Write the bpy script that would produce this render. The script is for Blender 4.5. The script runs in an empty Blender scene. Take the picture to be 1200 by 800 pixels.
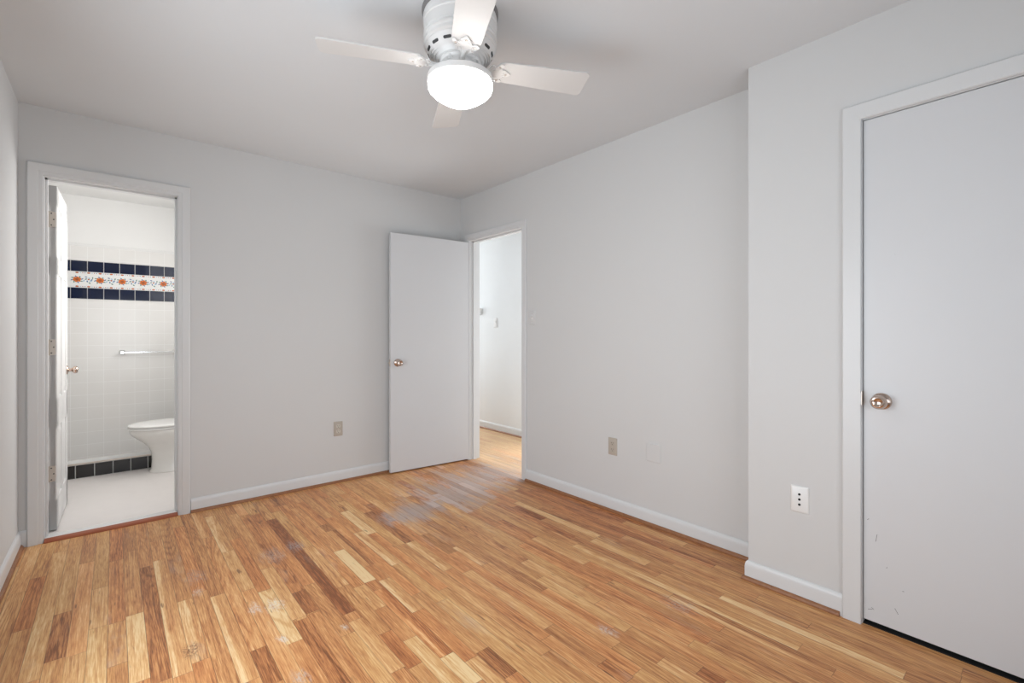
import bpy, bmesh, math, random
from mathutils import Vector, Matrix
PI = math.pi
COL = bpy.context.scene.collection
SC = bpy.context.scene

# ------------------------------------------------------------------ camera, world, light, exposure
CAM_H = 1.175
YAW = math.radians(40.4)
cam_d = bpy.data.cameras.new('camera')
cam = bpy.data.objects.new('camera', cam_d)
COL.objects.link(cam)
cam.location = (0, 0, CAM_H)
cam.rotation_euler = (PI / 2, 0, -YAW)
cam_d.sensor_width = 36.0
cam_d.lens = 548.0 / 1200.0 * 36.0
cam_d.shift_y = -10.0 / 1200.0
cam_d.clip_start = 0.02
SC.camera = cam

SC.view_settings.view_transform = 'Standard'
SC.view_settings.look = 'None'
SC.view_settings.gamma = 1.0
SC.view_settings.use_curve_mapping = False
SC.view_settings.exposure = 0.0

world = bpy.data.worlds.new('sky')
SC.world = world
world.use_nodes = True
world.node_tree.nodes['Background'].inputs[0].default_value = (0.75, 0.85, 1.0, 1)
world.node_tree.nodes['Background'].inputs[1].default_value = 0.6


def area(name, loc, direction, sx, sy, power, color):
    d = bpy.data.lights.new(name, 'AREA')
    d.shape = 'RECTANGLE'; d.size = sx; d.size_y = sy
    d.energy = power; d.color = color
    o = bpy.data.objects.new(name, d)
    o.location = loc
    o.rotation_euler = Vector(direction).to_track_quat('-Z', 'Z').to_euler()
    COL.objects.link(o)
    return o

# daylight entering by the rear wall's window (behind the camera), by the room across the hall,
# and from the hall's far end; left and bathroom panels are added fill
P_REAR, P_LEFT, P_ACROSS, P_HALL, P_BATH = 22.0, 41.0, 43.0, 27.0, 18.0
GLOBE_STRENGTH, BATH_LAMP, HALL_LAMP = 21.0, 3.0, 4.0
area('daylight_rear_window', (0.70, -0.78, 1.15), (0, 1, 0), 2.0, 1.3, P_REAR, (0.90, 0.955, 1.0))
area('added_fill_left', (-0.60, 1.55, 1.00), (1, 0, 0), 1.4, 1.5, P_LEFT, (0.90, 0.955, 1.0))  # unseen window light added as fill to even out the walls
area('daylight_room_across_hall', (4.28, 3.20, 1.15), (-1, -0.06, 0), 1.1, 1.3, P_ACROSS, (1.0, 1.0, 1.0))
area('daylight_hall_end', (3.05, 6.42, 1.45), (0, -1, 0), 0.8, 1.7, P_HALL, (0.96, 0.98, 1.0))
area('added_fill_bathroom', (0.79, 4.25, 1.65), (-1, 0, -0.1), 0.7, 0.9, P_BATH, (1.0, 0.98, 0.96))  # added panel brightening the bathroom, set before a solid wall


# ------------------------------------------------------------------ helpers
def link(o, parent=None):
    COL.objects.link(o)
    if parent is not None:
        o.parent = parent
    return o


def empty(name, loc=(0, 0, 0), rz=0.0, kind=None, label=None, cat=None, group=None):
    o = bpy.data.objects.new(name, None)
    o.empty_display_size = 0.05
    o.location = loc
    o.rotation_euler = (0, 0, rz)
    COL.objects.link(o)
    if kind: o['kind'] = kind
    if label: o['label'] = label
    if cat: o['category'] = cat
    if group: o['group'] = group
    return o


def obj(name, bm, mats, parent=None, smooth=False, kind=None, label=None, recalc=True, bevel=0.0, seg=2):
    if recalc:
        bmesh.ops.recalc_face_normals(bm, faces=bm.faces)
    if bevel > 0:
        es = [e for e in bm.edges if len(e.link_faces) == 2 and e.calc_face_angle(0) > 0.6]
        bmesh.ops.bevel(bm, geom=es, offset=bevel, segments=seg, affect='EDGES', profile=0.6)
    me = bpy.data.meshes.new(name)
    bm.to_mesh(me)
    bm.free()
    for m in (mats if isinstance(mats, (list, tuple)) else [mats]):
        me.materials.append(m)
    if smooth:
        for p in me.polygons:
            p.use_smooth = True
        try:
            me.set_sharp_from_angle(angle=math.radians(smooth if smooth is not True else 40))
        except Exception:
            pass
    o = bpy.data.objects.new(name, me)
    link(o, parent)
    if kind: o['kind'] = kind
    if label: o['label'] = label
    return o


def box(bm, x0, x1, y0, y1, z0, z1, mi=0, M=None):
    vs = [bm.verts.new((x, y, z)) for z in (z0, z1) for y in (y0, y1) for x in (x0, x1)]
    for f in ((0, 2, 3, 1), (4, 5, 7, 6), (0, 1, 5, 4), (2, 6, 7, 3), (0, 4, 6, 2), (1, 3, 7, 5)):
        fc = bm.faces.new([vs[i] for i in f]); fc.material_index = mi
    if M is not None:
        bmesh.ops.transform(bm, matrix=M, verts=vs)
    return vs


def wbox(name, x0, x1, y0, y1, z0, z1, m, parent=None, kind='structure', **k):
    bm = bmesh.new(); box(bm, x0, x1, y0, y1, z0, z1)
    return obj(name, bm, m, parent, kind=None if parent else kind, **k)


def lathe(bm, prof, n=48, M=None, mi=0, cap=False):
    """profile of (r, z) revolved about z"""
    rings = []
    allv = []
    for r, z in prof:
        if r < 1e-6:
            v = bm.verts.new((0, 0, z)); rings.append([v]); allv.append(v)
        else:
            rg = [bm.verts.new((r * math.cos(2 * PI * i / n), r * math.sin(2 * PI * i / n), z)) for i in range(n)]
            rings.append(rg); allv += rg
    for a, b in zip(rings, rings[1:]):
        for i in range(n):
            j = (i + 1) % n
            if len(a) == 1 and len(b) == 1: continue
            if len(a) == 1: f = bm.faces.new((a[0], b[i], b[j]))
            elif len(b) == 1: f = bm.faces.new((a[i], a[j], b[0]))
            else: f = bm.faces.new((a[i], a[j], b[j], b[i]))
            f.material_index = mi
    if M is not None:
        bmesh.ops.transform(bm, matrix=M, verts=allv)
    return allv


def prism(bm, pts, z0, z1, M=None, mi=0):
    a = [bm.verts.new((x, y, z0)) for x, y in pts]
    b = [bm.verts.new((x, y, z1)) for x, y in pts]
    f = bm.faces.new(list(reversed(a))); f.material_index = mi
    f = bm.faces.new(b); f.material_index = mi
    n = len(pts)
    for i in range(n):
        j = (i + 1) % n
        f = bm.faces.new((a[i], a[j], b[j], b[i])); f.material_index = mi
    if M is not None:
        bmesh.ops.transform(bm, matrix=M, verts=a + b)
    return a + b


def rrect(w, h, r, n=5):
    pts = []
    for cx, cy, a0 in ((w / 2 - r, h / 2 - r, 0), (-w / 2 + r, h / 2 - r, 90), (-w / 2 + r, -h / 2 + r, 180), (w / 2 - r, -h / 2 + r, 270)):
        for i in range(n + 1):
            a = math.radians(a0 + 90 * i / n)
            pts.append((cx + r * math.cos(a), cy + r * math.sin(a)))
    return pts


def loft(bm, rings, close_ends=True, mi=0):
    vr = [[bm.verts.new(p) for p in r] for r in rings]
    n = len(vr[0])
    for a, b in zip(vr, vr[1:]):
        for i in range(n):
            j = (i + 1) % n
            f = bm.faces.new((a[i], a[j], b[j], b[i])); f.material_index = mi
    if close_ends:
        f = bm.faces.new(list(reversed(vr[0]))); f.material_index = mi
        f = bm.faces.new(vr[-1]); f.material_index = mi
    return [v for r in vr for v in r]


def tube(bm, pts, r, n=12, mi=0):
    pts = [Vector(p) for p in pts]
    rings = []
    for i, p in enumerate(pts):
        t = (pts[min(i + 1, len(pts) - 1)] - pts[max(i - 1, 0)]).normalized()
        up = Vector((0, 0, 1)) if abs(t.z) < 0.9 else Vector((1, 0, 0))
        u = t.cross(up).normalized(); v = t.cross(u).normalized()
        rr = r[i] if isinstance(r, (list, tuple)) else r
        rings.append([p + rr * (math.cos(2 * PI * k / n) * u + math.sin(2 * PI * k / n) * v) for k in range(n)])
    return loft(bm, rings, mi=mi)


# ------------------------------------------------------------------ materials
def new_mat(name):
    m = bpy.data.materials.new(name); m.use_nodes = True
    return m, m.node_tree, m.node_tree.nodes['Principled BSDF']


def N(t, typ, **props):
    n = t.nodes.new(typ)
    for k, v in props.items(): setattr(n, k, v)
    return n


def math_n(t, op, a, b=None, c=None, clamp=False):
    n = t.nodes.new('ShaderNodeMath'); n.operation = op; n.use_clamp = clamp
    for i, v in enumerate((a, b, c)):
        if v is None: continue
        if isinstance(v, (int, float)): n.inputs[i].default_value = v
        else: t.links.new(v, n.inputs[i])
    return n.outputs[0]


def mixc(t, fac, a, b, mode='MIX'):
    n = t.nodes.new('ShaderNodeMix'); n.data_type = 'RGBA'; n.blend_type = mode
    for idx, v in ((0, fac), (6, a), (7, b)):
        if isinstance(v, (int, float)): n.inputs[idx].default_value = v
        elif isinstance(v, tuple): n.inputs[idx].default_value = v if len(v) == 4 else v + (1,)
        else: t.links.new(v, n.inputs[idx])
    return n.outputs[2]


def maprange(t, v, a, b, c=0.0, d=1.0, smooth=False):
    n = t.nodes.new('ShaderNodeMapRange'); n.clamp = True
    if smooth: n.interpolation_type = 'SMOOTHSTEP'
    t.links.new(v, n.inputs[0])
    for i, x in enumerate((a, b, c, d)): n.inputs[i + 1].default_value = x
    return n.outputs[0]


def coords(t, scale=(1, 1, 1), kind='Object'):
    tc = t.nodes.new('ShaderNodeTexCoord'); mp = t.nodes.new('ShaderNodeMapping')
    mp.inputs['Scale'].default_value = scale
    t.links.new(tc.outputs[kind], mp.inputs[0])
    return mp.outputs[0]


def noise(t, vec, scale, detail=3.0, rough=0.5, dist=0.0):
    n = t.nodes.new('ShaderNodeTexNoise')
    n.inputs['Scale'].default_value = scale; n.inputs['Detail'].default_value = detail
    n.inputs['Roughness'].default_value = rough; n.inputs['Distortion'].default_value = dist
    t.links.new(vec, n.inputs['Vector'])
    return n.outputs['Fac']


def bump(t, bsdf, h, strength, dist=0.002):
    b = t.nodes.new('ShaderNodeBump'); b.inputs['Strength'].default_value = strength; b.inputs['Distance'].default_value = dist
    t.links.new(h, b.inputs['Height']); t.links.new(b.outputs[0], bsdf.inputs['Normal'])


def paint(name, col, rough=0.5, var=0.03, bs=0.08, nscale=160.0, spec=0.4):
    m, t, b = new_mat(name)
    v = coords(t)
    n1 = noise(t, v, 1.7, 4)
    c2 = tuple(max(0, c * (1 - var * 2)) for c in col)
    t.links.new(mixc(t, n1, c2 + (1,), tuple(min(1, c * (1 + var)) for c in col) + (1,)), b.inputs['Base Color'])
    b.inputs['Roughness'].default_value = rough
    b.inputs['Specular IOR Level'].default_value = spec
    n2 = noise(t, v, nscale, 2)
    bump(t, b, n2, bs, 0.001)
    return m


def metal(name, col, rough=0.25, var=0.1):
    m, t, b = new_mat(name)
    n1 = noise(t, coords(t), 60.0, 3)
    t.links.new(mixc(t, n1, tuple(c * (1 - var) for c in col) + (1,), col + (1,)), b.inputs['Base Color'])
    b.inputs['Metallic'].default_value = 1.0
    t.links.new(maprange(t, n1, 0.2, 0.8, rough * 0.8, rough * 1.3), b.inputs['Roughness'])
    return m


def plain(name, col, rough=0.4, spec=0.5, coat=0.0):
    m, t, b = new_mat(name)
    n1 = noise(t, coords(t), 25.0, 2)
    t.links.new(mixc(t, n1, tuple(c * 0.94 for c in col) + (1,), col + (1,)), b.inputs['Base Color'])
    b.inputs['Roughness'].default_value = rough
    b.inputs['Specular IOR Level'].default_value = spec
    b.inputs['Coat Weight'].default_value = coat
    return m


def emit(name, col, s):
    m, t, b = new_mat(name)
    b.inputs['Base Color'].default_value = (0.9, 0.9, 0.88, 1)
    b.inputs['Emission Color'].default_value = col + (1,)
    b.inputs['Emission Strength'].default_value = s
    return m


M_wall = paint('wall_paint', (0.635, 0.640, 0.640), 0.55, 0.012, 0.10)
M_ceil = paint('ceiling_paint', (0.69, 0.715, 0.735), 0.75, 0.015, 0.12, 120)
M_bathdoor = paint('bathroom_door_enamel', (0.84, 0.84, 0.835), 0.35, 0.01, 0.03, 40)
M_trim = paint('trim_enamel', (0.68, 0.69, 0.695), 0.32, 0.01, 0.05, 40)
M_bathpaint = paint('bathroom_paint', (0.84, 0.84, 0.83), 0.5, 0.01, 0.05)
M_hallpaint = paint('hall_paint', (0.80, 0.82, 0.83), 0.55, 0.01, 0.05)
M_fanwhite = paint('fan_enamel', (0.76, 0.752, 0.74), 0.35, 0.01, 0.02, 60)
M_blade = paint('fan_blade_laminate', (0.66, 0.655, 0.645), 0.42, 0.01, 0.04, 90)
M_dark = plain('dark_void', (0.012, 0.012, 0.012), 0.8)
M_slot = plain('dark_slot', (0.05, 0.05, 0.05), 0.7)
M_grayring = plain('shadow_gap_gray', (0.22, 0.21, 0.21), 0.6)
M_almond = plain('almond_plastic', (0.47, 0.42, 0.36), 0.35)
M_almond2 = plain('pale_almond_plastic', (0.60, 0.57, 0.51), 0.35)
M_white_pl = plain('white_plastic', (0.80, 0.80, 0.79), 0.3)
M_porc = plain('porcelain', (0.86, 0.84, 0.80), 0.12, 0.6, 0.5)
M_seat = plain('toilet_seat_plastic', (0.90, 0.89, 0.87), 0.2, 0.5)
M_chrome = metal('chrome', (0.82, 0.82, 0.82), 0.12, 0.05)
M_nickel = metal('worn_nickel', (0.62, 0.56, 0.50), 0.35)
M_knob = metal('antique_brass', (0.62, 0.50, 0.43), 0.10)
M_hinge = plain('paint_speckled_hinge', (0.60, 0.55, 0.49), 0.35)
M_globe = emit('frosted_glass_lit', (1.0, 0.99, 0.97), GLOBE_STRENGTH)
M_bathlamp = emit('bathroom_lamp_diffuser', (1.0, 0.98, 0.95), BATH_LAMP)
M_halllamp = emit('hall_lamp_diffuser', (1.0, 0.98, 0.94), HALL_LAMP)
M_navy = plain('navy_glazed_tile', (0.009, 0.015, 0.042), 0.08, 0.6)
M_black = plain('black_glazed_tile', (0.014, 0.011, 0.011), 0.15, 0.5)
M_grout = plain('pale_grout', (0.72, 0.71, 0.69), 0.8)
M_bandwhite = plain('glazed_white_band', (0.84, 0.84, 0.83), 0.12)
M_orange = plain('orange_glaze', (0.75, 0.20, 0.045), 0.15)
M_rust = plain('rust_glaze', (0.42, 0.12, 0.05), 0.15)
M_blue = plain('blue_glaze', (0.10, 0.17, 0.34), 0.15)
M_green = plain('green_glaze', (0.12, 0.25, 0.20), 0.15)
M_teal = plain('light_blue_glaze', (0.38, 0.55, 0.70), 0.15)


def door_paint():
    """white flush door paint with faint dents and scuffs"""
    m, t, b = new_mat('door_enamel')
    v = coords(t)
    n1 = noise(t, v, 2.0, 4)
    base = mixc(t, n1, (0.63, 0.640, 0.655, 1), (0.655, 0.665, 0.68, 1))
    n3 = noise(t, v, 14.0, 5, 0.7)
    sp = maprange(t, n3, 0.735, 0.78)
    base = mixc(t, math_n(t, 'MULTIPLY', sp, 0.45), base, (0.35, 0.34, 0.33, 1))
    t.links.new(base, b.inputs['Base Color'])
    b.inputs['Roughness'].default_value = 0.38
    bump(t, b, noise(t, v, 90.0, 2), 0.05, 0.001)
    return m


M_door = door_paint()


def tile_mat(name, ax, tile=0.1085, c1=(0.80, 0.79, 0.77), off=(0, 0)):
    m, t, b = new_mat(name)
    tc = t.nodes.new('ShaderNodeTexCoord'); sp = t.nodes.new('ShaderNodeSeparateXYZ'); cb = t.nodes.new('ShaderNodeCombineXYZ')
    t.links.new(tc.outputs['Object'], sp.inputs[0])
    t.links.new(math_n(t, 'ADD', sp.outputs[ax[0]], off[0]), cb.inputs[0])
    t.links.new(math_n(t, 'ADD', sp.outputs[ax[1]], off[1]), cb.inputs[1])
    br = t.nodes.new('ShaderNodeTexBrick'); br.offset = 0.0; br.squash = 1.0
    br.inputs['Scale'].default_value = 1.0
    br.inputs['Brick Width'].default_value = tile; br.inputs['Row Height'].default_value = tile
    br.inputs['Mortar Size'].default_value = 0.0016; br.inputs['Mortar Smooth'].default_value = 0.3
    br.inputs['Color1'].default_value = c1 + (1,); br.inputs['Color2'].default_value = tuple(c * 0.985 for c in c1) + (1,)
    br.inputs['Mortar'].default_value = (0.90, 0.90, 0.89, 1)
    t.links.new(cb.outputs[0], br.inputs['Vector'])
    t.links.new(br.outputs['Color'], b.inputs['Base Color'])
    b.inputs['Roughness'].default_value = 0.18
    bp = t.nodes.new('ShaderNodeBump'); bp.invert = True
    bp.inputs['Strength'].default_value = 0.35; bp.inputs['Distance'].default_value = 0.001
    t.links.new(br.outputs['Fac'], bp.inputs['Height']); t.links.new(bp.outputs[0], b.inputs['Normal'])
    return m


M_tileY = tile_mat('white_wall_tile', (0, 2), off=(0.178, 0.02))
M_tileX = tile_mat('white_wall_tile_side', (1, 2), off=(0, 0.02))
M_bathfloor = plain('pale_bathroom_floor', (0.88, 0.835, 0.81), 0.3)


def wood_shoe():
    m, t, b = new_mat('stained_wood_shoe')
    v = coords(t, (20, 20, 60))
    n = noise(t, v, 2.0, 4, 0.6, 0.6)
    t.links.new(mixc(t, n, (0.16, 0.058, 0.024, 1), (0.40, 0.18, 0.075, 1)), b.inputs['Base Color'])
    b.inputs['Roughness'].default_value = 0.4
    return m


def wood_reducer():
    m, t, b = new_mat('red_brown_wood_reducer')
    n = noise(t, coords(t, (3, 60, 60)), 3.0, 4, 0.6)
    t.links.new(mixc(t, n, (0.22, 0.045, 0.02, 1), (0.44, 0.14, 0.06, 1)), b.inputs['Base Color'])
    b.inputs['Roughness'].default_value = 0.33
    return m


M_shoe = wood_shoe()
M_reducer = wood_reducer()


def floor_mat():
    m, t, b = new_mat('oak_strip_floor')
    L = t.links.new
    at = N(t, 'ShaderNodeAttribute', attribute_name='plank')
    sep = t.nodes.new('ShaderNodeSeparateColor'); L(at.outputs['Color'], sep.inputs[0])
    tone, seed, hue = sep.outputs[0], sep.outputs[1], sep.outputs[2]
    uv = N(t, 'ShaderNodeUVMap', uv_map='UVMap')
    su = t.nodes.new('ShaderNodeSeparateXYZ'); L(uv.outputs[0], su.inputs[0])
    u, v = su.outputs[0], su.outputs[1]          # metres across / along the strip
    tc = t.nodes.new('ShaderNodeTexCoord'); so = t.nodes.new('ShaderNodeSeparateXYZ'); L(tc.outputs['Object'], so.inputs[0])
    X, Y = so.outputs[0], so.outputs[1]

    def vec(a, ka, bb, kb, c, kc):
        cb = t.nodes.new('ShaderNodeCombineXYZ')
        L(math_n(t, 'MULTIPLY', a, ka), cb.inputs[0]); L(math_n(t, 'MULTIPLY', bb, kb), cb.inputs[1]); L(math_n(t, 'MULTIPLY', c, kc), cb.inputs[2])
        return cb.outputs[0]
    # cathedral rings
    n0 = noise(t, vec(u, 9.0, v, 0.6, seed, 61.0), 1.0, 1.4, 0.4)
    wig = noise(t, vec(u, 60.0, v, 14.0, seed, 13.0), 1.0, 3.0)
    ph = math_n(t, 'ADD', math_n(t, 'MULTIPLY', n0, 150.0), math_n(t, 'MULTIPLY', wig, 4.5))
    rings = math_n(t, 'MULTIPLY_ADD', math_n(t, 'SINE', ph), 0.5, 0.5)
    rings = math_n(t, 'POWER', rings, 2.2)
    # fine pores
    fib = noise(t, vec(u, 330.0, v, 16.0, seed, 40.0), 1.0, 3.0, 0.6)
    fib2 = noise(t, vec(u, 150.0, v, 3.5, seed, 23.0), 1.0, 3.0, 0.65)
    big = noise(t, vec(u, 22.0, v, 1.6, seed, 91.0), 1.0, 3.0, 0.55)
    ramp = t.nodes.new('ShaderNodeValToRGB')
    cr = ramp.color_ramp
    cr.elements[0].position = 0.0; cr.elements[0].color = (0.21, 0.078, 0.030, 1)
    cr.elements[1].position = 1.0; cr.elements[1].color = (0.86, 0.61, 0.33, 1)
    for p, c in ((0.25, (0.43, 0.175, 0.066, 1)), (0.5, (0.61, 0.293, 0.113, 1)), (0.75, (0.74, 0.430, 0.188, 1))):
        e = cr.elements.new(p); e.color = c
    tt = math_n(t, 'ADD', tone, math_n(t, 'MULTIPLY', math_n(t, 'SUBTRACT', big, 0.5), 0.75))
    rs = maprange(t, math_n(t, 'FRACT', math_n(t, 'MULTIPLY', seed, 17.3)), 0.25, 0.9, 0.04, 0.24)
    tt = math_n(t, 'SUBTRACT', tt, math_n(t, 'MULTIPLY', rings, rs))
    tt = math_n(t, 'ADD', tt, math_n(t, 'MULTIPLY', math_n(t, 'SUBTRACT', fib2, 0.5), 0.95))
    tt = math_n(t, 'ADD', tt, math_n(t, 'MULTIPLY', math_n(t, 'SUBTRACT', fib, 0.5), 1.05))
    # sapwood: a pale band along one side of some strips
    sap = maprange(t, math_n(t, 'FRACT', math_n(t, 'MULTIPLY', seed, 31.7)), 0.955, 0.96)
    sap = math_n(t, 'MAXIMUM', sap, maprange(t, hue, 1.4, 1.5))
    edge_u = math_n(t, 'MULTIPLY_ADD', noise(t, vec(u, 0.0, v, 1.2, seed, 53.0), 1.0, 1.0, 0.5), 0.07, -0.008)
    sap = math_n(t, 'MULTIPLY', sap, maprange(t, math_n(t, 'SUBTRACT', u, edge_u), 0.003, -0.003))
    tt = math_n(t, 'ADD', tt, math_n(t, 'MULTIPLY', sap, 0.34))
    tt = math_n(t, 'ADD', tt, 0.07, clamp=True)
    L(tt, ramp.inputs[0])
    col = ramp.outputs[0]
    # reddish or yellowish strips
    col = mixc(t, math_n(t, 'MULTIPLY', maprange(t, hue, 0.5, 1.0, 0.0, 0.6), maprange(t, hue, 1.2, 1.5, 1.0, 0.0)), col, mixc(t, 1.0, col, (1.06, 0.84, 0.74, 1), 'MULTIPLY'))
    col = mixc(t, maprange(t, hue, 0.5, 0.0, 0.0, 0.5), col, mixc(t, 1.0, col, (0.97, 1.03, 0.96, 1), 'MULTIPLY'))
    # dark knots / mineral streaks
    kn = noise(t, vec(u, 55.0, v, 8.0, seed, 77.0), 1.0, 2.0, 0.5)
    col = mixc(t, maprange(t, kn, 0.70, 0.78, 0.0, 0.75), col, (0.15, 0.06, 0.03, 1))

    # worn, greyed finish on the walked way from the hall door into the room
    def seg(ax, ay, bx, by, wid):
        # distance to a segment
        dx, dy = bx - ax, by - ay; l2 = dx * dx + dy * dy
        px = math_n(t, 'SUBTRACT', X, ax); py = math_n(t, 'SUBTRACT', Y, ay)
        h = math_n(t, 'DIVIDE', math_n(t, 'ADD', math_n(t, 'MULTIPLY', px, dx), math_n(t, 'MULTIPLY', py, dy)), l2, clamp=True)
        ex = math_n(t, 'SUBTRACT', px, math_n(t, 'MULTIPLY', h, dx)); ey = math_n(t, 'SUBTRACT', py, math_n(t, 'MULTIPLY', h, dy))
        d = math_n(t, 'SQRT', math_n(t, 'ADD', math_n(t, 'MULTIPLY', ex, ex), math_n(t, 'MULTIPLY', ey, ey)))
        return math_n(t, 'DIVIDE', d, wid)
    d1 = seg(2.45, 3.12, 2.00, 2.92, 0.46)
    d2 = seg(1.95, 2.84, 1.42, 2.74, 0.165)
    dd = math_n(t, 'MINIMUM', d1, d2)
    ns = noise(t, vec(X, 22.0, Y, 6.0, seed, 30.0), 1.0, 6.0, 0.72)
    wear = math_n(t, 'SUBTRACT', 1.32, dd)
    wear = math_n(t, 'ADD', wear, math_n(t, 'MULTIPLY', math_n(t, 'SUBTRACT', ns, 0.5), 2.2))
    wear = math_n(t, 'ADD', wear, math_n(t, 'MULTIPLY', math_n(t, 'SUBTRACT', seed, 0.5), 0.7))
    wear = math_n(t, 'ADD', wear, math_n(t, 'MULTIPLY', math_n(t, 'SUBTRACT', fib, 0.5), 1.2))
    wear = maprange(t, wear, 0.25, 1.15, 0.0, 0.74)
    # straight edge of an old rug: nothing worn on the near side of it
    edge = math_n(t, 'SUBTRACT', Y, math_n(t, 'MULTIPLY_ADD', math_n(t, 'SUBTRACT', X, 2.05), 0.36, 2.60))
    wear = math_n(t, 'MULTIPLY', wear, maprange(t, edge, -0.015, 0.015))
    gray = mixc(t, math_n(t, 'MINIMUM', hue, 1.0), (0.36, 0.30, 0.285, 1), (0.62, 0.575, 0.55, 1))
    gray = mixc(t, maprange(t, fib2, 0.35, 0.65), gray, mixc(t, 1.0, gray, (0.78, 0.78, 0.82, 1), 'MULTIPLY'))
    col = mixc(t, wear, col, gray)
    # weaker scuffs spread over the open floor
    sc = noise(t, vec(X, 5.0, Y, 1.5, seed, 3.0), 1.0, 6.0, 0.72)
    scf = maprange(t, sc, 0.60, 0.76, 0.0, 0.42)
    col = mixc(t, scf, col, (0.52, 0.41, 0.33, 1))
    # hall floor: blended towards a paler tone
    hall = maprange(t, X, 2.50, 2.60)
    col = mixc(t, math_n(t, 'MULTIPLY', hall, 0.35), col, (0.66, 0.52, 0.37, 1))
    speck = maprange(t, noise(t, vec(X, 130.0, Y, 80.0, seed, 5.0), 1.0, 3.0, 0.7), 0.40, 0.58)
    # small spills and spots: x, y, radius, colour, amount
    for sx, sy, r, rx, c, am in (
            (0.462, 2.232, 0.030, 1.0, (0.74, 0.70, 0.64, 1), 0.75), (0.530, 2.205, 0.036, 1.0, (0.80, 0.76, 0.68, 1), 0.7),
            (0.493, 1.942, 0.018, 1.0, (0.76, 0.74, 0.70, 1), 0.8), (0.482, 1.677, 0.028, 1.0, (0.60, 0.55, 0.50, 1), 0.7),
            (0.757, 2.738, 0.045, 1.0, (0.40, 0.36, 0.36, 1), 0.75), (0.703, 1.859, 0.014, 1.0, (0.66, 0.62, 0.56, 1), 0.8),
            (0.290, 2.535, 0.022, 1.0, (0.66, 0.52, 0.42, 1), 0.8), (0.217, 2.088, 0.028, 1.0, (0.20, 0.08, 0.04, 1), 0.85),
            (1.482, 1.168, 0.030, 1.0, (0.62, 0.57, 0.53, 1), 0.6), (1.861, 1.075, 0.05, 1.0, (0.55, 0.46, 0.40, 1), 0.5),
            (0.640, 2.700, 0.06, 1.0, (0.52, 0.46, 0.42, 1), 0.5), (0.30, 2.70, 0.05, 1.0, (0.40, 0.32, 0.30, 1), 0.55)):
        ex = math_n(t, 'SUBTRACT', X, sx); ey = math_n(t, 'MULTIPLY', math_n(t, 'SUBTRACT', Y, sy), 0.6)
        d = math_n(t, 'SQRT', math_n(t, 'ADD', math_n(t, 'MULTIPLY', ex, ex), math_n(t, 'MULTIPLY', ey, ey)))
        d = math_n(t, 'ADD', d, math_n(t, 'MULTIPLY', math_n(t, 'SUBTRACT', wig, 0.5), r * 2.2))
        am_ = math_n(t, 'MULTIPLY', maprange(t, d, r * 0.3, r * 1.2, am, 0.0), speck)
        col = mixc(t, am_, col, c)
    # seams between strips: the eighth of a millimetre shadow line
    w = math_n(t, 'MINIMUM', u, math_n(t, 'SUBTRACT', 0.0572, u))
    at2 = N(t, 'ShaderNodeAttribute', attribute_name='plank_len'); s2 = t.nodes.new('ShaderNodeSeparateColor'); L(at2.outputs['Color'], s2.inputs[0])
    v2 = math_n(t, 'MINIMUM', v, math_n(t, 'SUBTRACT', math_n(t, 'MULTIPLY', s2.outputs[0], 4.0), v))
    seam = math_n(t, 'MINIMUM', w, v2)
    sm = maprange(t, seam, 0.0003, 0.0016, 1.0, 0.0)
    sv = noise(t, vec(X, 9.0, Y, 2.0, seed, 7.0), 1.0, 2.0)
    sm2 = math_n(t, 'MULTIPLY', sm, maprange(t, sv, 0.35, 0.65, 0.25, 0.85))
    col = mixc(t, sm2, col, (0.13, 0.055, 0.03, 1))
    L(col, b.inputs['Base Color'])
    rr = math_n(t, 'ADD', maprange(t, fib2, 0.2, 0.8, 0.33, 0.48), math_n(t, 'MULTIPLY', wear, 0.15))
    L(rr, b.inputs['Roughness'])
    b.inputs['Specular IOR Level'].default_value = 0.35
    hh = math_n(t, 'SUBTRACT', math_n(t, 'MULTIPLY', fib, 0.15), sm)
    bump(t, b, hh, 0.35, 0.0008)
    return m


M_floor = floor_mat()

# ------------------------------------------------------------------ dimensions
XL, XR, XB = -0.400, 2.507, 2.310       # left wall, right wall, closet wall that steps out
YB, YR, YS = 3.698, -0.550, 0.970       # wall with the bathroom door, wall behind the camera, step of the closet wall
HC = 2.44
TW = 0.115
XH = 3.490                               # far wall of the hall
YBB = YB + TW                            # bathroom side of the wall
YT = 5.55                                # tiled bathroom wall
XBR = 0.82
BX0, BX1, BZ = -0.298, 0.312, 2.055      # bathroom door opening
HY0, HY1, HZ = 2.822, 3.556, 2.026       # hall door opening
CY0, CY1, CZ = -0.245, 0.522, 2.036      # closet door opening

# ------------------------------------------------------------------ floor of oak strips (one mesh)
PW = 0.0572
X00 = 0.381 - 14 * PW
rnd = random.Random(11)
# strips seen clearly in the photograph: (x, y_far, y_near, tone, hue)
SF = math.sin(YAW); CF = math.cos(YAW)


def fl(px, py):
    s = (px - 600) / 548.0
    k = CAM_H * 548.0 / (py - 390)
    return (SF + s * CF) * k, (CF - s * SF) * k


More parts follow.
